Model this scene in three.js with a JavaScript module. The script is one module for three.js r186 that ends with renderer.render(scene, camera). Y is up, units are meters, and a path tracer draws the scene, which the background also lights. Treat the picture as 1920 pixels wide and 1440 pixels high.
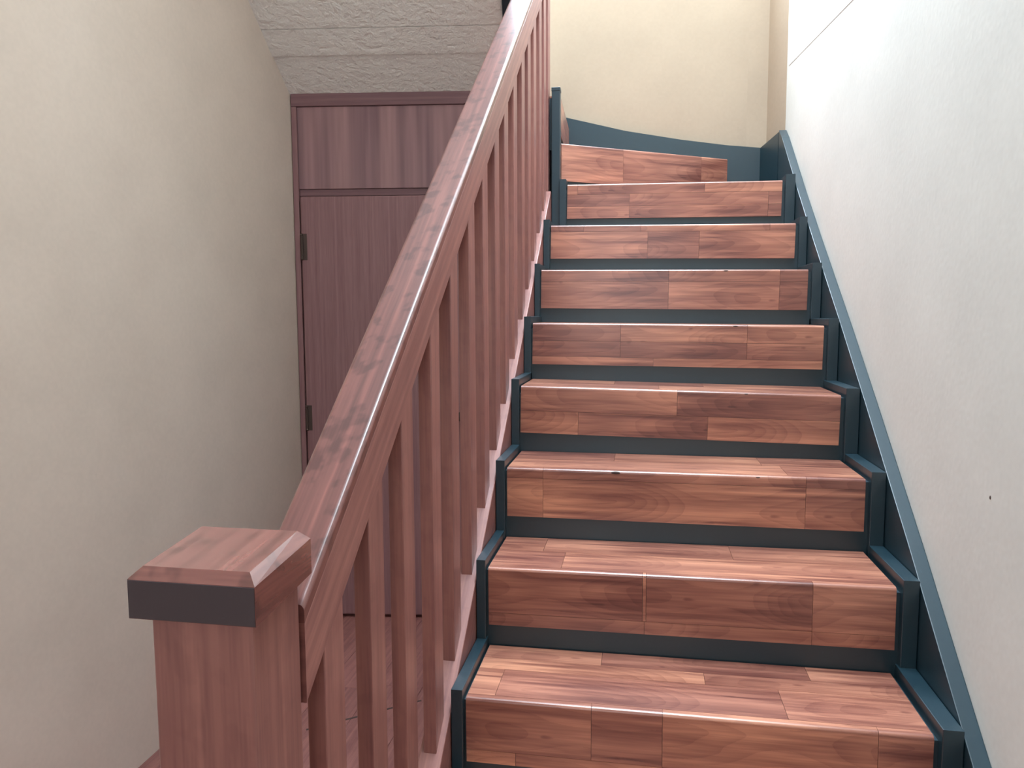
import * as THREE from 'three';
import { RectAreaLightUniformsLib } from 'three/addons/lights/RectAreaLightUniformsLib.js';
import { RoundedBoxGeometry } from 'three/addons/geometries/RoundedBoxGeometry.js';
import { ConvexGeometry } from 'three/addons/geometries/ConvexGeometry.js';
import { mergeGeometries } from 'three/addons/utils/BufferGeometryUtils.js';

// ------------------------------------------------------------------ camera, light, exposure
RectAreaLightUniformsLib.init();
const scene = new THREE.Scene();
const camera = new THREE.PerspectiveCamera(2 * Math.atan(720 / 1381.26) * 180 / Math.PI, 4 / 3, 0.05, 50);
camera.rotation.order = 'YXZ';
camera.position.set(0.3304, 0.9218, 1.3447);
camera.rotation.set(-0.0934, 0.1733, -0.0042);
camera.updateMatrixWorld();

const renderer = new THREE.WebGLRenderer({ antialias: true });
renderer.toneMapping = THREE.LinearToneMapping;
renderer.toneMappingExposure = 1.14;
renderer.shadowMap.enabled = true;
scene.background = new THREE.Color(0x9fb4cc);          // only seen through nothing: the rooms are closed

function areaLight(w, h, color, intensity, at, to) {
  const l = new THREE.RectAreaLight(color, intensity, w, h);
  l.position.set(...at); l.lookAt(...to); scene.add(l);
  return l;
}
const WIN1 = { x: 0.24, y: 3.22, w: 1.1, h: 1.3 };       // unseen stair window high in the end wall, placed to light the far corner
const WIN2 = { x: -0.15, y: 1.45, w: 1.7, h: 1.5 };     // unseen hall window behind the camera, placed to light walls and risers
const SKY = { x: 0.3, z: -0.3, w: 1.1, d: 1.8 };      // unseen roof light over the stairwell, placed to light walls, rail and treads
const DAY = new THREE.Color(0.72, 0.87, 1.0);
areaLight(WIN1.w, WIN1.h, DAY, 22, [WIN1.x, WIN1.y, -2.19], [WIN1.x, WIN1.y, 0]);
areaLight(WIN2.w, WIN2.h, DAY, 1.8, [WIN2.x, WIN2.y, 3.17], [WIN2.x, WIN2.y, 0]);
areaLight(SKY.w, SKY.d, DAY, 50, [SKY.x, 5.36, SKY.z], [SKY.x, 0, SKY.z + 1e-4]);

// ------------------------------------------------------------------ random numbers, noise, textures
let seed = 20240611;
const rnd = () => { seed = (seed * 1664525 + 1013904223) >>> 0; return seed / 4294967296; };
const ru = (a, b) => a + (b - a) * rnd();
const HASH = new Float32Array(65536); { for (let i = 0; i < 65536; i++) HASH[i] = rnd(); }
const hash = (x, y) => HASH[((x * 73) ^ (y * 151) * 7 + y * 31 + x) & 65535];
function noise(x, y, px, py) {                            // value noise, periodic in px, py cells
  const xi = Math.floor(x), yi = Math.floor(y), fx = x - xi, fy = y - yi;
  const u = fx * fx * (3 - 2 * fx), v = fy * fy * (3 - 2 * fy);
  const w = (a, p) => ((a % p) + p) % p;
  const x0 = w(xi, px), x1 = w(xi + 1, px), y0 = w(yi, py), y1 = w(yi + 1, py);
  return (hash(x0, y0) * (1 - u) + hash(x1, y0) * u) * (1 - v) + (hash(x0, y1) * (1 - u) + hash(x1, y1) * u) * v;
}
function fbm(x, y, px, py, n = 4) {
  let s = 0, a = 0.5, t = 0;
  for (let i = 0; i < n; i++) { s += a * noise(x, y, px, py); t += a; a *= 0.5; x *= 2; y *= 2; px *= 2; py *= 2; }
  return s / t;
}
const clamp = (x, a = 0, b = 1) => Math.min(b, Math.max(a, x));
const smooth = (a, b, x) => { const t = clamp((x - a) / (b - a)); return t * t * (3 - 2 * t); };
function texture(w, h, f, sizeU, sizeV, color = true) {   // f(u, v in 0..1) gives [r, g, b] 0..255 or a grey
  const d = new Uint8Array(w * h * 4);
  for (let j = 0; j < h; j++) for (let i = 0; i < w; i++) {
    const c = f(i / w, j / h), k = (j * w + i) * 4;
    if (c.length) { d[k] = c[0]; d[k + 1] = c[1]; d[k + 2] = c[2]; } else d[k] = d[k + 1] = d[k + 2] = c;
    d[k + 3] = 255;
  }
  const t = new THREE.DataTexture(d, w, h);
  t.wrapS = t.wrapT = THREE.RepeatWrapping; t.magFilter = THREE.LinearFilter; t.minFilter = THREE.LinearMipmapLinearFilter; t.generateMipmaps = true;
  if (color) t.colorSpace = THREE.SRGBColorSpace;
  t.repeat.set(1 / sizeU, 1 / sizeV); t.needsUpdate = true;
  return t;
}
const mix3 = (a, b, t) => [a[0] + (b[0] - a[0]) * t, a[1] + (b[1] - a[1]) * t, a[2] + (b[2] - a[2]) * t].map((x) => clamp(x, 0, 255));

// laminate strip print: 1 m of board by 0.25 m, the heart of the board in the middle of the tile
function laminateTexture(o) {
  return texture(1024, 256, (u, v) => {
    const y = (v - 0.5) * 0.25, x = u;
    const wob = (fbm(x * 3 + o, v * 4, 3, 4, 3) - 0.5) * 0.05;
    const dep = 0.012 + 0.03 * (1 + Math.sin(6.2832 * (x + o * 0.37) + 3 * noise(x * 4, o, 4, 8))) ;
    const r = Math.sqrt((y + wob) * (y + wob) + dep * dep) * 105;
    const ph = r - Math.floor(r);
    const ring = Math.pow(ph, 2.2) * (0.35 + 0.65 * noise(x * 2 + 7, v * 3 + o, 2, 3));
    const fibre = noise(x * 22, v * 128 + o * 5, 22, 128) - 0.5;
    const streak = fbm(x * 3 + 5, v * 26 + o * 3, 3, 26, 3) - 0.5;
    const patch = fbm(x * 5 + 1.7 + streak, v * 4 + o, 5, 4, 3) - 0.5;
    let t = 0.36 + 0.2 * ring + 0.16 * fibre + 0.75 * streak + 1.0 * patch;
    const q = noise(x * 14 + o, v * 11, 14, 11);             // a few small dark knots
    t += 0.4 * smooth(0.95, 1.0, q);
    return mix3([236, 172, 144], [120, 70, 64], clamp(t));
  }, 1, 0.25);
}
const LAM = [1.3, 4.1, 7.7].map(laminateTexture);
// varnished mahogany: 1 m by 0.25 m, long streaks with dark flecks
const mahogany = (o, c1, c2, fleck) => texture(1024, 256, (u, v) => {
  const wob = (fbm(u * 2 + o, v * 2, 2, 2, 3) - 0.5) * 1.2;
  const streak = fbm(u * 2 + o, v * 24 + wob, 2, 24, 3);
  const fibre = noise(u * 24, v * 128 + o, 24, 128);
  const burl = fbm(u * 44 + wob * 3, v * 12 + o + u * 8, 44, 12, 3);
  const t = 0.9 * (streak - 0.5) + 0.28 * (fibre - 0.5) + fleck * smooth(0.5, 0.75, burl) + 0.42;
  return mix3(c1, c2, clamp(t));
}, 1, 0.25);
const MAHOGANY = mahogany(2.2, [192, 131, 119], [137, 87, 84], 0.12);
const BURL = mahogany(5.9, [136, 86, 78], [86, 54, 50], 0.42);
const DOORWOOD = mahogany(9.4, [162, 124, 124], [130, 92, 96], 0.0);
const STRIPED = texture(1024, 256, (u, v) => {               // wide light and dark stripes of quartered veneer
  const s = fbm(u * 1, v * 14 + 0.4 * noise(u * 2, v * 3, 2, 3), 1, 14, 2), f = fbm(u * 3, v * 40, 3, 40, 2);
  return mix3([180, 140, 140], [124, 94, 100], clamp(0.56 + 1.1 * (s - 0.5) + 0.5 * (f - 0.5)));
}, 1, 0.6);
const PLASTER = texture(512, 512, (u, v) => 255 * (0.55 * fbm(u * 9, v * 9, 9, 9, 5) + 0.45 * noise(u * 90, v * 90, 90, 90)), 0.7, 0.7, false);
const PATCHY = texture(512, 512, (u, v) => {                 // faint cloudy unevenness of rolled emulsion paint
  const t = fbm(u * 5, v * 5, 5, 5, 5) - 0.5, f = noise(u * 120, v * 120, 120, 120) - 0.5; const g = 247 + 14 * t + 4 * f;
  return [clamp(g, 0, 255), clamp(g + 1, 0, 255), clamp(g - 1, 0, 255)];
}, 1.1, 1.1);
const STUCCO = texture(1024, 1024, (u, v) => {               // trowelled render with dragged grit
  const w = fbm(u * 7, v * 7, 7, 7, 3) * 1.5;
  const a = fbm(u * 26 + w, v * 52 + w, 26, 52, 4), b = Math.abs(fbm(u * 16 + 3, v * 30 + w, 16, 30, 4) - 0.5) * 2, c = noise(u * 190, v * 190, 190, 190);
  return 255 * clamp(0.55 * a + 0.35 * (1 - b) + 0.12 * c);
}, 0.55, 0.55, false);
const SCUFF = texture(512, 512, (u, v) => {                  // worn specks in dark gloss paint
  const a = noise(u * 140, v * 140, 140, 140), b = fbm(u * 12, v * 12, 12, 12, 4);
  const t = smooth(0.88, 0.99, a) * smooth(0.45, 0.7, b) * 0.55 + 0.18 * (b - 0.4);
  return mix3([196, 198, 200], [255, 255, 255], clamp(t + 0.12));
}, 0.5, 0.5);

// ------------------------------------------------------------------ materials
const M = {};
const std = (o) => new THREE.MeshPhysicalMaterial(o);
const TONES = [[0.76, 0.7, 0.63], [0.65, 0.58, 0.545], [0.53, 0.45, 0.44], [0.42, 0.35, 0.355]];   // light, middle, dark, darkest strips
M.lam = TONES.map((t) => LAM.map((map) => std({ map, color: new THREE.Color().setRGB(t[0], t[1], t[2]), roughness: 0.3, bumpMap: map, bumpScale: 0.0002, clearcoat: 0.55, clearcoatRoughness: 0.26 })));
M.floor = [0.8, 0.7].map((k) => std({ map: MAHOGANY, color: new THREE.Color().setRGB(k, k, k), roughness: 0.45 }));
M.rail = std({ map: BURL, roughness: 0.36, clearcoat: 0.5, clearcoatRoughness: 0.2 });
M.wood = [0.78, 0.71, 0.74].map((k) => std({ map: MAHOGANY, color: new THREE.Color().setRGB(k * 0.96, k, k), roughness: 0.4, clearcoat: 0.25, clearcoatRoughness: 0.35 }));
M.cap = std({ map: BURL, color: new THREE.Color().setRGB(1, 0.96, 0.96), roughness: 0.26, clearcoat: 1, clearcoatRoughness: 0.12 });
M.endGrain = std({ color: 0x40363a, roughness: 0.6 });
M.door = std({ map: DOORWOOD, roughness: 0.5 });
M.doorDark = std({ map: DOORWOOD, color: new THREE.Color().setRGB(0.72, 0.7, 0.74), roughness: 0.5 });
M.striped = std({ map: STRIPED, roughness: 0.5 });
M.iron = std({ color: 0x54453f, roughness: 0.55, metalness: 0.3 });
M.dark = std({ color: new THREE.Color().setRGB(0.012, 0.047, 0.066), map: SCUFF, roughness: 0.42, ior: 1.5, clearcoat: 0.5, clearcoatRoughness: 0.36 });
M.wallRight = std({ color: 0xe5e4df, map: PATCHY, bumpMap: PLASTER, bumpScale: 0.0003, roughness: 0.85 });
M.wallLeft = std({ color: 0xe6d4c6, map: PATCHY, bumpMap: PLASTER, bumpScale: 0.0002, roughness: 0.85 });
M.wallBack = std({ color: 0xae9b87, map: PATCHY, bumpMap: PLASTER, bumpScale: 0.0002, roughness: 0.85 });
M.ceiling = std({ color: 0xe6e3dc, bumpMap: PLASTER, bumpScale: 0.0006, roughness: 0.9 });
M.stucco = std({ color: 0xe9e5df, bumpMap: STUCCO, bumpScale: 0.009, roughness: 0.95 });
M.wallLine = std({ color: 0xd6d3ce, roughness: 0.9 });
M.chip = std({ color: 0x4a3833, roughness: 0.8 });
M.frame = std({ color: 0xe8e6e0, roughness: 0.5 });
const frosted = (c, k) => std({ color: 0x222222, emissive: new THREE.Color(c), emissiveIntensity: k, roughness: 0.4 });
M.pane1 = frosted(0xdcecff, 2.2);  // glowing panes of the unseen stair window and roof light
M.pane2 = frosted(0xfff2e4, 1.0);  // glowing pane of the unseen hall window

// ------------------------------------------------------------------ geometry helpers
function metreUV(g, grain = 'x', ou = 0, ov = 0) {           // box-mapped uv in metres; u runs along the grain axis
  g = g.index ? g.toNonIndexed() : g;
  const p = g.attributes.position, n = g.attributes.normal, uv = new Float32Array(p.count * 2);
  const A = { x: 0, y: 1, z: 2 }[grain];
  for (let i = 0; i < p.count; i += 3) {
    let s = [0, 0, 0];
    for (let k = 0; k < 3; k++) { s[0] += Math.abs(n.getX(i + k)); s[1] += Math.abs(n.getY(i + k)); s[2] += Math.abs(n.getZ(i + k)); }
    const d = s.indexOf(Math.max(...s));
    let U = A, V;
    if (d === A) { U = (A + 1) % 3; V = (A + 2) % 3; } else V = 3 - A - d;
    for (let k = 0; k < 3; k++) {
      const c = [p.getX(i + k), p.getY(i + k), p.getZ(i + k)];
      uv[(i + k) * 2] = c[U] + ou; uv[(i + k) * 2 + 1] = c[V] + ov;
    }
  }
  g.setAttribute('uv', new THREE.BufferAttribute(uv, 2));
  return g;
}
function box(x0, x1, y0, y1, z0, z1, grain = 'x', bevel = 0, ou = rnd(), ov = rnd()) {
  const w = x1 - x0, h = y1 - y0, d = z1 - z0;
  const g = bevel ? new RoundedBoxGeometry(w, h, d, 2, Math.min(bevel, w / 2.01, h / 2.01, d / 2.01)) : new THREE.BoxGeometry(w, h, d);
  const m = metreUV(g, grain, ou, ov); m.translate((x0 + x1) / 2, (y0 + y1) / 2, (z0 + z1) / 2);
  return m;
}
// outline in the (z, y) plane swept from x0 to x1
function profileX(points, x0, x1, grain = 'x', bevel = 0, ou = rnd(), ov = rnd()) {
  const s = new THREE.Shape(points.map(([z, y]) => new THREE.Vector2(z, y)));
  const g = new THREE.ExtrudeGeometry(s, { depth: x1 - x0 - 2 * bevel, bevelEnabled: bevel > 0, bevelSize: bevel, bevelOffset: -bevel, bevelThickness: bevel, bevelSegments: 2, curveSegments: 4 });
  g.rotateY(-Math.PI / 2); g.translate(x1 - bevel, 0, 0);
  g.computeVertexNormals();
  return metreUV(g, grain, ou, ov);
}
// outline in plan (x, z) raised from y0 to y1
function plan(points, y0, y1, grain = 'x') {
  const s = new THREE.Shape(points.map(([x, z]) => new THREE.Vector2(x, -z)));
  const g = new THREE.ExtrudeGeometry(s, { depth: y1 - y0, bevelEnabled: false });
  g.rotateX(-Math.PI / 2); g.translate(0, y0, 0);
  g.computeVertexNormals();
  return metreUV(g, grain);
}
function part(name, geometry, material, parent) {
  const m = new THREE.Mesh(geometry, material);
  m.name = name; m.castShadow = m.receiveShadow = true; parent.add(m);
  return m;
}
function struct(name, geometry, material, label) {
  const m = part(name, geometry, material, scene);
  m.userData.kind = 'structure'; if (label) m.userData.label = label;
  return m;
}

// ------------------------------------------------------------------ the room
const r = 0.1784, g = 0.2316;                                 // rise and going of the stairs
const FLOOR = -0.535, XL = -1.26, XR = 0.925, ZB = -2.22, ZF = 3.2, ZD = -1.9, TOP = 5.4;

const floor = struct('floor', box(XL - 0.15, XR + 0.15, FLOOR - 0.2, FLOOR - 0.012, ZB - 0.15, ZF + 0.15), M.ceiling, 'hall floor laid with reddish brown wood laminate');
for (let i = 0, x = XL; x < XR - 0.01; i++, x += 0.19) {
  const cuts = [-2.15]; for (let z = ZD + ru(0.5, 1.1); z < ZF - 0.3; z += 1.15) cuts.push(z); cuts.push(ZF);
  for (let k = 0; k + 1 < cuts.length; k++) {
    const x1 = Math.min(x + 0.19, XR);
    part('floor_plank', box(x + 0.0006, x1 - 0.0006, FLOOR - 0.012, FLOOR, cuts[k] + 0.0006, cuts[k + 1] - 0.0006, 'z', 0.0008), M.floor[k % 2], floor);
  }
}

{ // a long thin dark line across the boards
  const q = new THREE.BoxGeometry(0.43, 0.0012, 0.009); q.rotateY(Math.atan2(0.254, 0.338)); q.translate(-0.647, FLOOR + 0.0002, -1.1);
  part('floor_dark_line', q, M.chip, floor);
}
struct('wall_left', box(XL - 0.15, XL, FLOOR - 0.2, TOP, ZB - 0.15, ZF + 0.15, 'z'), M.wallLeft, 'beige painted plaster wall');
const wallRight = struct('wall_right', box(XR, XR + 0.15, FLOOR - 0.2, TOP, -2.03, ZF + 0.15, 'z'), M.wallRight, 'cream white painted plaster wall beside the stairs');
{ // thin, slightly darker line rising gently towards the corner
  const a = [-1.99, 1.953], b = [-0.6, 1.775], h = 0.0015;
  part('wall_line', profileX([[a[0], a[1] - h], [b[0], b[1] - h], [b[0], b[1] + h], [a[0], a[1] + h]], XR - 0.0012, XR + 0.01), M.wallLine, wallRight);
  const s = new THREE.SphereGeometry(0.0024, 10, 8); s.scale(0.5, 1.5, 1);
  s.translate(XR, 0.606, -0.02); part('nail_hole', s, M.chip, wallRight);
}
// end wall, yellow, with the splayed return that meets the right wall; opening for the unseen stair window
{
  const w = WIN1, x0 = w.x - w.w / 2, x1 = w.x + w.w / 2, y0 = w.y - w.h / 2, y1 = w.y + w.h / 2, z0 = ZB - 0.15, z1 = ZB;
  const pieces = [box(XL - 0.15, x0, FLOOR - 0.2, TOP, z0, z1), box(x1, XR + 0.15, FLOOR - 0.2, TOP, z0, z1), box(x0, x1, FLOOR - 0.2, y0, z0, z1), box(x0, x1, y1, TOP, z0, z1)];
  struct('wall_back', mergeGeometries(pieces), M.wallBack, 'warm yellow painted end wall above the winding steps');
  struct('wall_corner', plan([[XR + 0.15, -2.03], [XR, -2.03], [0.878, ZB], [XR + 0.15, ZB]], FLOOR - 0.2, TOP), M.wallBack, 'yellow painted splay in the corner beside the end wall');
  const win = struct('unseen_window_1', box(x0, x1, y0, y1, ZB - 0.09, ZB - 0.075), M.pane1, 'unseen frosted stair window high in the end wall');
  for (const [a, b, c, d] of [[x0, x1, y0, y0 + 0.05], [x0, x1, y1 - 0.05, y1], [x0, x0 + 0.05, y0, y1], [x1 - 0.05, x1, y0, y1]]) part('unseen_window_frame', box(a, b, c, d, ZB - 0.075, ZB - 0.03), M.frame, win);
}
{ // wall behind the camera with the unseen hall window
  const w = WIN2, x0 = w.x - w.w / 2, x1 = w.x + w.w / 2, y0 = w.y - w.h / 2, y1 = w.y + w.h / 2, z0 = ZF, z1 = ZF + 0.15;
  struct('wall_front', mergeGeometries([box(XL - 0.15, x0, FLOOR - 0.2, TOP, z0, z1), box(x1, XR + 0.15, FLOOR - 0.2, TOP, z0, z1), box(x0, x1, FLOOR - 0.2, y0, z0, z1), box(x0, x1, y1, TOP, z0, z1)]), M.wallLeft);
  const win = struct('unseen_window_2', box(x0, x1, y0, y1, ZF + 0.075, ZF + 0.09), M.pane2, 'unseen frosted hall window behind the camera');
  for (const [a, b, c, d] of [[x0, x1, y0, y0 + 0.05], [x0, x1, y1 - 0.05, y1], [x0, x0 + 0.05, y0, y1], [x1 - 0.05, x1, y0, y1]]) part('unseen_window_frame', box(a, b, c, d, ZF + 0.03, ZF + 0.075), M.frame, win);
}
// ceilings: roof over the stairwell, floor slab of the upper storey over the hall
{
  const x0 = SKY.x - SKY.w / 2, x1 = SKY.x + SKY.w / 2, z0 = SKY.z - SKY.d / 2, z1 = SKY.z + SKY.d / 2, t = TOP + 0.15;
  struct('ceiling', mergeGeometries([box(XL - 0.15, x0, TOP, t, ZB - 0.15, ZF + 0.15), box(x1, XR + 0.15, TOP, t, ZB - 0.15, ZF + 0.15), box(x0, x1, TOP, t, ZB - 0.15, z0), box(x0, x1, TOP, t, z1, ZF + 0.15)]), M.ceiling);
  const win = struct('unseen_window_3', box(x0, x1, TOP + 0.07, TOP + 0.085, z0, z1), M.pane1, 'unseen frosted roof light over the stairwell');
  for (const [a, b, c, d] of [[x0, x0 + 0.05, z0, z1], [x1 - 0.05, x1, z0, z1], [x0, x1, z0, z0 + 0.05], [x0, x1, z1 - 0.05, z1]]) part('unseen_window_frame', box(a, b, TOP + 0.02, TOP + 0.07, c, d), M.frame, win);
}
const SL = 0.8, soffitY = (z) => 1.925 + SL * z, XS = -0.238;
struct('ceiling_001', mergeGeometries([box(XL, XS, 3.0, 3.25, -0.57, ZF), box(XS, XR, 3.0, 3.25, 1.0, ZF)]), M.ceiling, 'floor slab of the upper storey over the hall');
// the stuccoed underside of the upper flight, in the courses that show as ledges; this end of the hall stands a little askew to the stairs
const lobby = (geo) => geo.rotateY(0.13).translate(-1.257, 0, ZD);   // x along the closet front from its left edge, z out of it
const FX = 0.984;
const soffit = struct('ceiling_002', lobby(profileX([[-0.035, soffitY(-0.035) + 0.012], [-0.035, soffitY(0) + 0.3], [1.33, 3.25], [1.33, soffitY(1.33) + 0.02]], -0.4, FX)), M.stucco, 'rough grey stucco underside of the upper flight');
{
  const edges = [-0.035, 0.152, 0.247]; for (let z = 0.35; z < 1.3; z += 0.105) edges.push(z); edges.push(1.33);
  for (let k = 0; k + 1 < edges.length; k++) {
    const a = edges[k], b = edges[k + 1], t = [0, 0.004, 0.001][k % 3], e = 0.0028;
    part('stucco_course', lobby(profileX([[a + e, soffitY(a) - t], [a + e, soffitY(a) + 0.03], [b - e, soffitY(b) + 0.03], [b - e, soffitY(b) - t]], -0.4, FX, 'x', 0.0012)), M.stucco, soffit);
  }
  part('fascia_board', lobby(profileX([[-0.03, soffitY(0) - 0.03], [-0.03, soffitY(0) + 0.42], [1.33, 3.42], [1.33, soffitY(1.33) - 0.03]], FX + 0.001, FX + 0.035, 'z', 0.002)), M.dark, soffit);
}
struct('ceiling_003', box(XL, -0.12, 1.96, 2.1, ZB, -2.08), M.ceiling, 'unseen slab closing the gap under the upper winding steps');  // out of view, keeps stray light from leaking in above the closet

// ------------------------------------------------------------------ closet door under the upper flight
{
  const xr = 1.165;
  const lb = (...q) => lobby(box(...q));
  const d = struct('door_1', lb(0.012, xr, FLOOR, 1.87, -0.06, -0.03), M.doorDark, 'reddish brown wooden closet door with a transom panel under the sloped stucco ceiling');
  part('door_frame', lb(0.0, 0.024, FLOOR, 1.872, -0.05, 0.004, 'y', 0.002), M.door, d);
  part('door_frame', lb(0.0, xr, 1.873, 1.935, -0.05, 0.006, 'x', 0.002), M.doorDark, d);
  part('transom_panel', lb(0.025, xr, 1.505, 1.872, -0.03, -0.004, 'y', 0.001, 0.1, 0.3), M.striped, d);
  part('rail', lb(0.025, xr, 1.474, 1.504, -0.03, -0.012, 'x', 0.001), M.doorDark, d);
  const leaf = part('door_leaf', lb(0.028, 0.82, FLOOR + 0.012, 1.471, -0.03, 0.006, 'y', 0.01), M.door, d);
  part('side_panel', lb(0.824, xr, FLOOR, 1.471, -0.03, 0.001, 'y', 0.002), M.doorDark, d);
  for (const y of [1.24, 0.44]) {
    const k = new THREE.CylinderGeometry(0.006, 0.006, 0.1, 12); k.translate(0.034, y, 0.011);
    const t1 = new THREE.SphereGeometry(0.007, 10, 8); t1.translate(0.034, y + 0.055, 0.011);
    const t2 = t1.clone(); t2.translate(0, -0.11, 0);
    part('hinge', lobby(mergeGeometries([k, t1, t2, new RoundedBoxGeometry(0.022, 0.12, 0.003, 2, 0.001).translate(0.046, y, 0.0065)].map((q) => (q.index ? q.toNonIndexed() : q)))), M.iron, leaf);
  }
  const q = new THREE.SphereGeometry(0.024, 16, 12); q.scale(1, 1, 0.7); q.translate(0.77, 0.45, 0.03);
  part('doorknob', lobby(q), M.iron, leaf);
}

// ------------------------------------------------------------------ the staircase
const stairs = new THREE.Group(); stairs.name = 'staircase'; stairs.position.set(0.43, FLOOR, 0.7); scene.add(stairs);
stairs.userData = { label: 'steep staircase with reddish laminate steps edged in dark paint, winding left at the top', category: 'staircase' };
const inStairs = (geo) => geo.translate(-0.43, -FLOOR, -0.7);

const NOSE = 0.007, T = 0.007;                                // rounding of the nosing, thickness of the laminate
// front strips: rows [v0, v1, breaks, tones] with v down the face; top strips: rows [d0, d1, breaks, tones] with d from the nosing back
const FRONT = {
  1: [[0, 0.8, [0.289, 0.446, 0.892], [1, 2, 0, 1]], [0.8, 1, [0.116, 0.446], [0, 1, 2]]],
  2: [[0, 0.78, [0.4, 0.409, 0.81], [2, 0, 2, 1]], [0.78, 1, [0.405, 0.81], [2, 1, 1]]],
  3: [[0, 0.2, [0.108, 0.845], [1, 1, 2]], [0.2, 1, [0.108, 0.845], [0, 0, 1]]],
  4: [[0, 0.52, [0.507], [1, 2]], [0.52, 1, [0.192, 0.604], [0, 2, 0]]],
  5: [[0, 0.42, [0.316, 0.75], [2, 0, 0]], [0.42, 0.8, [0.316, 0.75], [2, 2, 1]], [0.8, 1, [0.433], [1, 0]]],
  6: [[0, 0.3, [0.493, 0.9], [2, 1, 2]], [0.3, 1, [0.493, 0.9], [1, 1, 2]]],
  7: [[0, 0.2, [0.14, 0.38, 0.9], [2, 1, 0, 2]], [0.2, 1, [0.41, 0.62], [1, 2, 1]]],
  8: [[0, 0.3, [0.05, 0.65], [0, 1, 0]], [0.3, 0.65, [0.3, 0.94], [3, 1, 2]], [0.65, 1, [0.3, 0.94], [1, 1, 2]]],
  9: [[0, 1, [0.35, 0.83], [1, 2, 1]]],
  0: [[0, 0.5, [0.35, 0.7], [1, 2, 0]], [0.5, 1, [0.5], [0, 1]]],
};
const TOPS = {
  1: [[0, 0.5, [0.065, 0.715], [0, 2, 1]], [0.5, 0.72, [0.55], [0, 1]], [0.72, 1, [0.3, 0.8], [0, 2, 1]]],
  2: [[0, 0.52, [0.19], [1, 0]], [0.52, 1, [0.125, 0.64], [0, 1, 1]]],
  3: [[0, 0.5, [0.8], [0, 0]], [0.5, 1, [0.31, 0.75], [2, 0, 1]]],
  4: [[0, 0.5, [0.45], [1, 0]], [0.5, 1, [0.3, 0.6], [0, 2, 0]]],
};
function plank(parent, geo, tone) { return part('plank', geo, M.lam[tone][Math.floor(rnd() * 3)], parent); }
function cladding(step, n, W, h, depth) {                     // local frame: nosing along x from 0 to W at y = 0, z = 0; steps go back along -z
  const e = 0.00035;
  for (const [v0, v1, breaks, tones] of FRONT[n] || FRONT[0]) {
    const b = [0, ...breaks, 1];
    for (let i = 0; i + 1 < b.length; i++) {
      const x0 = b[i] * W + e, x1 = b[i + 1] * W - e, ya = -v0 * h - (v0 ? e : 0), yb = -v1 * h + e;
      let prof;
      if (v0 === 0) {
        prof = [[-T, yb], [0, yb]];
        for (let k = 0; k <= 6; k++) { const t = k / 6 * Math.PI / 2; prof.push([-NOSE + NOSE * Math.cos(t), -NOSE + NOSE * Math.sin(t)]); }
        prof.push([-0.017, 0], [-0.017, -T], [-T, -T]);
      } else prof = [[-T, yb], [0, yb], [0, ya], [-T, ya]];
      const gm = profileX(prof, x0, x1, 'x', 0, ru(0, 1), 0.125 + (v1 - v0) * h / 2 + v0 * h + ru(-0.02, 0.02));
      if (v0 === 0) smoothNose(gm);
      plank(step, gm, tones[i]);
    }
  }
  for (const [d0, d1, breaks, tones] of TOPS[n] || [[0, 1, [0.3 + 0.04 * n, 0.75], [0, 1, 0]]]) {
    const b = [0, ...breaks, 1];
    for (let i = 0; i + 1 < b.length; i++) {
      const za = -(0.0175 + d0 * (depth - 0.0175)), zb = -(0.0175 + d1 * (depth - 0.0175));
      plank(step, box(b[i] * W + e, b[i + 1] * W - e, -T, 0, zb + e, za - e, 'x', 0, ru(0, 1), 0.125 - (za + zb) * 0 + ru(-0.02, 0.02)), tones[i]);
    }
  }
}
function smoothNose(gm) {                                     // round shading across the nosing arc
  const p = gm.attributes.position, n = gm.attributes.normal;
  for (let i = 0; i < p.count; i++) {
    if (Math.abs(n.getX(i)) > 0.9) continue;
    const z = p.getZ(i) + NOSE, y = p.getY(i) + NOSE;
    if (z > -1e-5 && y > -1e-5 && Math.abs(Math.hypot(z, y) - NOSE) < 1e-4) n.setXYZ(i, 0, y / NOSE, z / NOSE);
  }
}
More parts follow.
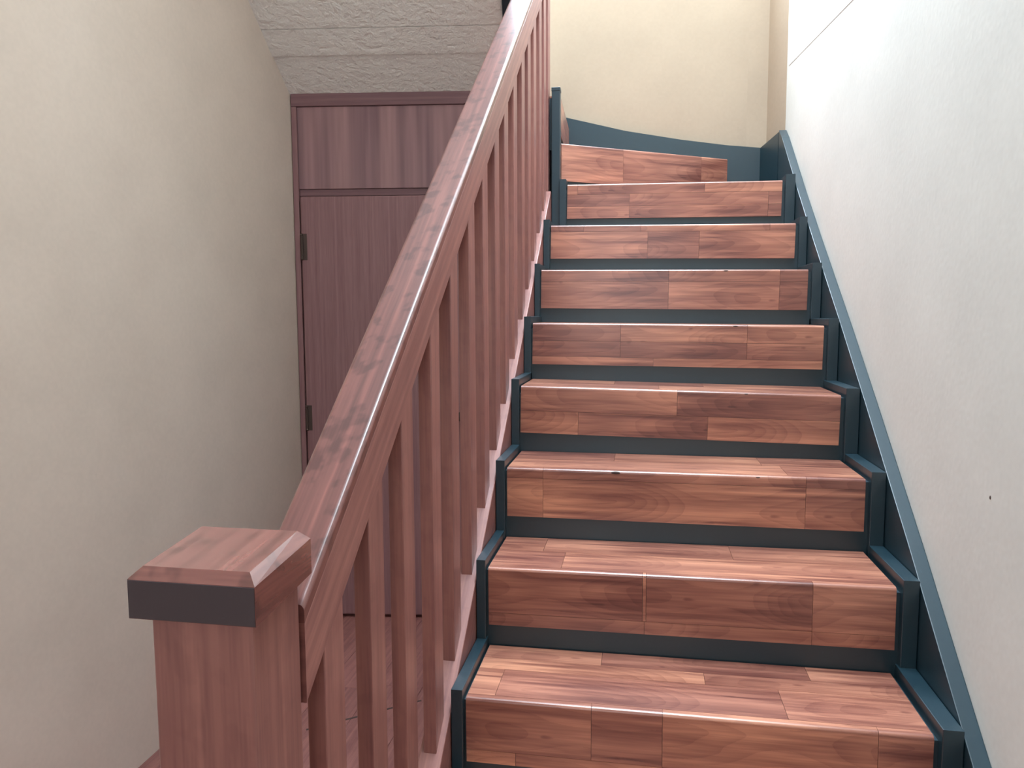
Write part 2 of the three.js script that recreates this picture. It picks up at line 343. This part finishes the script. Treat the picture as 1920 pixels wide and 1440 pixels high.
// number, left end x, right end x, nosing height left, right, height of the wood front
const STEPS = [
  [-2, 0, 0.85, -2 * r, -2 * r, 0.13], [-1, 0, 0.85, -r, -r, 0.13], [0, 0, 0.85, 0, 0.001, 0.13],
  [1, 0.000, 0.849, 0.175, 0.178, 0.132], [2, -0.002, 0.853, 0.357, 0.362, 0.133], [3, 0.000, 0.852, 0.537, 0.536, 0.125], [4, -0.001, 0.850, 0.723, 0.708, 0.133],
  [5, -0.001, 0.855, 0.897, 0.887, 0.128], [6, -0.005, 0.855, 1.074, 1.063, 0.13], [7, 0.000, 0.857, 1.249, 1.236, 0.121], [8, 0.037, 0.849, 1.434, 1.423, 0.133],
];
const SX0 = -0.027, SX1 = 0.893;
for (const [n, xa, xb, ya, yb, h] of STEPS) {
  const z = -(n - 1) * g, y = (ya + yb) / 2, last = n === 8;
  const left = last ? 0.006 : SX0;
  const base = Math.max(FLOOR, (n - 1) * r - 0.03);
  const back = last ? ZB + 0.03 : z - g - 0.02;
  const step = part('step', inStairs(box(left, SX1, base, Math.min(ya, yb) - T - 0.0006, back, z - 0.0072)), M.dark, stairs);
  // painted edge strips stand a little above the laminate on either side
  const lo = base - 0.0;
  part('edge_strip', inStairs(profileX([[z - g - 0.012, ya + 0.02], [z + 0.011, ya + 0.02], [z + 0.011, lo], [z - g - 0.012, lo]], left, xa - 0.004, 'z', 0.0015)), M.dark, step);
  part('edge_strip', inStairs(profileX([[z - g - 0.012, yb + 0.02], [z + 0.011, yb + 0.02], [z + 0.011, lo], [z - g - 0.012, lo]], xb + 0.009, SX1, 'z', 0.0015)), M.dark, step);
  // laminate in a frame of its own, tilted with the step
  const holder = new THREE.Group(); const W = xb - xa;
  cladding(holder, n, W, h, g + 0.004);
  const tilt = Math.atan2(yb - ya, W);
  for (const c of [...holder.children]) {
    c.geometry.rotateZ(tilt); c.geometry.translate(xa - 0.43, ya - FLOOR, z - 0.7);
    step.add(c);
  }
}
// first winder, turned to the left
{
  const A = [0.007, -1.672], B = [0.699, -2.114], W = Math.hypot(B[0] - A[0], B[1] - A[1]), turn = Math.atan2(-(B[1] - A[1]), B[0] - A[0]), y = 1.606;
  const ux = (B[0] - A[0]) / W, uz = (B[1] - A[1]) / W, nx = uz * 0.008, nz = -ux * 0.008;
  const at = (t) => [A[0] + ux * t + nx, A[1] + uz * t + nz];
  const E = at(W + 0.002);
  const step = part('step', inStairs(plan([at(-0.01), E, [E[0], ZB + 0.03], [0.0, ZB + 0.03]], 1.40, y - T - 0.0006)), M.dark, stairs);
  const holder = new THREE.Group();
  cladding(holder, 9, W, 0.148, 0.06);
  for (const c of [...holder.children]) { c.geometry.rotateY(turn); c.geometry.translate(A[0] - 0.43, y - FLOOR, A[1] - 0.7); step.add(c); }
  plank(step, inStairs(plan([[A[0] + 0.06, -1.77], [0.60, -2.115], [0.55, ZB + 0.035], [0.02, ZB + 0.035]], y - T, y, 'x')), 0);
}
// second winder, turned square to the flight
{
  const y = 1.79, xa = 0.004, xb = -0.012, za = -1.672, zb = -2.185;
  const step = part('step', inStairs(plan([[-0.1, za], [xa - 0.0085, za], [xb - 0.0085, zb], [-0.1, zb]], 1.58, y - T - 0.0006)), M.dark, stairs);
  const W = Math.hypot(xb - xa, zb - za), turn = Math.atan2(-(zb - za), xb - xa);
  const holder = new THREE.Group();
  cladding(holder, 0, W, 0.15, 0.09);
  for (const c of [...holder.children]) { c.geometry.rotateY(turn); c.geometry.translate(xa - 0.43, y - FLOOR, za - 0.7); step.add(c); }
}
// strings
const capLine = [[0.92, -0.5], [0.043, 0.155], [-0.3, 0.432], [-0.65, 0.700], [-0.9, 0.886], [-1.3, 1.174], [-1.56, 1.366], [-1.93, 1.65], [-2.0, 1.694]];
part('wall_string', inStairs(profileX([...capLine.map(([z, y]) => [z, y]), [-2.0, 1.3], [-1.6, 1.0], [0.6, -0.5], [0.92, FLOOR]], SX1 + 0.001, XR - 0.0005, 'z', 0.002)), M.dark, stairs).userData.label = 'dark painted skirting string along the right wall';
part('corner_string', inStairs((() => {
  const a = plan([[XR - 0.001, -2.028], [SX1, -2.0], [0.848, ZB + 0.03], [0.877, ZB + 0.001]], 1.3, 1.68); const p = a.attributes.position;
  for (let i = 0; i < p.count; i++) if (p.getY(i) > 1.5) p.setY(i, 1.664 + 0.022 * smooth(-2.2, -2.0, p.getZ(i)));
  return a;
})()), M.dark, stairs);
part('back_string', inStairs((() => {
  const s = new THREE.Shape([[0.876, 1.3], [0.876, 1.662], [0.70, 1.683], [0.5, 1.716], [0.25, 1.766], [-0.036, 1.842], [-0.3, 1.925], [-0.3, 1.3]].map(([x, y]) => new THREE.Vector2(x, y)));
  const q = new THREE.ExtrudeGeometry(s, { depth: 0.028, bevelEnabled: false }); q.translate(0, 0, ZB + 0.001); q.computeVertexNormals(); return metreUV(q, 'x');
})()), M.dark, stairs).userData.label = 'dark painted skirting string along the end wall';
part('inner_post', inStairs(box(-0.027, 0.006, 1.15, 1.797, -1.668, -1.628, 'y', 0.002)), M.dark, stairs).userData.label = 'dark painted post at the turn';
part('post_cap', inStairs(box(-0.028, 0.007, 1.797, 1.812, -1.669, -1.627, 'y', 0.002)), M.dark, stairs);
// chipped spots on the nosings
for (const [n, x, s] of [[3, 0.273, 0.012], [3, 0.61, 0.006], [4, 0.61, 0.006], [5, 0.606, 0.008], [6, 0.60, 0.008], [2, 0.345, 0.004]]) {
  const st = STEPS[n + 2], y = st[3] + (st[4] - st[3]) * (x - st[1]) / (st[2] - st[1]);
  const q = new THREE.SphereGeometry(s, 10, 8); q.scale(1, 0.3, 0.22); q.translate(x, y - 0.0045, -(n - 1) * g - 0.0012);
  part('chip', inStairs(q), M.chip, stairs);
}

// ------------------------------------------------------------------ the balustrade
const bal = new THREE.Group(); bal.name = 'balustrade'; bal.position.set(-0.098, FLOOR, 0.65); scene.add(bal);
bal.userData = { label: 'reddish brown varnished wooden handrail with slat balusters and a square newel post', category: 'banister' };
const inBal = (geo) => geo.translate(0.098, -FLOOR, -0.65);
const TH = Math.atan(0.776);
const railTop = (z) => 1.0585 - 0.776 * z, railBottom = (z) => 0.944 - 0.764 * z, stringTop = (z) => 0.153 - 0.768 * z;
// a bar with the outline (x, normal) running down the pitch; s is the distance along it
function pitched(outline, s0, s1, at, ou = rnd(), ov = rnd(), plumb = 0) {
  const s = new THREE.Shape(outline.map(([x, y]) => new THREE.Vector2(x, y)));
  const q = new THREE.ExtrudeGeometry(s, { depth: s1 - s0, bevelEnabled: false, curveSegments: 4 });
  q.translate(0, 0, s0); q.computeVertexNormals();
  const m = metreUV(q, 'z', ou, ov); if (plumb) {                                               // end cut upright at z = plumb
    const p = m.attributes.position;
    for (let i = 0; i < p.count; i++) if (p.getZ(i) > (s0 + s1) / 2) p.setZ(i, (plumb - p.getY(i) * Math.sin(TH)) / Math.cos(TH));
  }
  m.rotateX(TH); m.translate(0, at, 0);
  return m;
}
const arc = (cx, cy, rad, a0, a1, n = 5) => Array.from({ length: n + 1 }, (_, k) => { const t = a0 + (a1 - a0) * k / n; return [cx + rad * Math.cos(t), cy + rad * Math.sin(t)]; });
{
  const x0 = -0.111, x1 = -0.04, H = 0.0915, R = 0.0065, q = Math.PI / 2, C = 0.017;
  const outline = [...arc(x1 - 0.0012, -H + 0.0012, 0.0012, -q, 0, 2), ...arc(x1 - 0.001, -C - 0.001, 0.001, 0, q, 2), ...arc(x0 + 0.001, -C - 0.001, 0.001, q, 2 * q, 2), ...arc(x0 + 0.0012, -H + 0.0012, 0.0012, 2 * q, 3 * q, 2)];
  const capOutline = [[x1, -C], ...arc(x1 - R, -R, R, 0, q, 6), ...arc(x0 + R, -R, R, q, 2 * q, 6), [x0, -C]];
  const at = 1.0585, c = Math.cos(TH);
  const geo = pitched(outline, -1.72 / c, 0.592 / c, at, 0.2, 0.11, 0.594);
  part('handrail', inBal(geo), M.wood[0], bal);
  part('handrail_cap', inBal(pitched(capOutline, -1.72 / c, 0.592 / c, at, 0.2, 0.11, 0.594)), M.rail, bal);
  const sx0 = -0.074, sx1 = -0.0285, SH = 0.24;
  const so = [[sx1, -SH], ...arc(sx1 - 0.003, -0.003, 0.003, 0, q, 2), ...arc(sx0 + 0.003, -0.003, 0.003, q, 2 * q, 2), [sx0, -SH]];
  part('outer_string', inBal(pitched(so, -1.62 / c, 0.6 / c, 0.153)), M.wood[0], bal);
  // boarding that closes the triangle under the string
  part('spandrel_panel', inBal(profileX([[0.6, FLOOR], [0.6, stringTop(0.6) - 0.1], [-1.62, stringTop(-1.62) - 0.1], [-2.04, stringTop(-1.62) - 0.1], [-2.04, FLOOR]], -0.07, -0.055, 'y')), M.door, bal);
}
const BZ = [0.544, 0.390, 0.240, 0.071, -0.074, -0.236, -0.384, -0.534, -0.671, -0.822, -0.972, -1.1, -1.232, -1.375, -1.5];
BZ.forEach((z, i) => {
  const d = 0.058, x0 = -0.0645, x1 = -0.0403;
  const bot = (q) => stringTop(q) - 0.002, top = (q) => railBottom(q) + 0.03;
  const geo = profileX([[z, bot(z)], [z, top(z)], [z - d, top(z - d)], [z - d, bot(z - d)]], x0, x1, 'y', 0.0015);
  part('baluster', inBal(geo), M.wood[i % 3], bal);
});
part('upper_newel_post', inBal(box(-0.085, -0.0402, 1.33, 2.9, -1.69, -1.627, 'y', 0.002)), M.wood[1], bal);
{
  const x0 = -0.153, x1 = -0.043, z0 = 0.6, z1 = 0.70;
  const post = part('newel_post', inBal(box(x0, x1, FLOOR, 0.64, z0, z1, 'y', 0.003, 0.3, 0.05)), M.wood[1], bal);
  const X0 = -0.1695, X1 = -0.0325, Z0 = 0.588, Z1 = 0.711, ya = 0.622, yb = 0.662, yc = 0.673, c = 0.0105, up = 0.011;
  const pts = [];
  for (const [x, z, sx, sz] of [[X0, Z0, 1, 1], [X1, Z0, -1, 1], [X0, Z1, 1, -1], [X1, Z1, -1, -1]]) { const u = z === Z0 ? up : 0; pts.push(new THREE.Vector3(x, ya + u, z), new THREE.Vector3(x, yb + u, z), new THREE.Vector3(x + sx * c, yc + u, z + sz * c)); }
  const cap = new ConvexGeometry(pts); cap.computeVertexNormals();
  part('newel_cap', inBal(metreUV(cap, 'z', 0.4, 0.2)), M.cap, post);
  part('end_grain', inBal(box(X0 + 0.0006, X1 - 0.0006, ya + 0.0008, yb - 0.0006, Z1 - 0.001, Z1 + 0.0007)), M.endGrain, post).userData.label = 'dark end grain on the front of the post cap';
}

renderer.render(scene, camera);
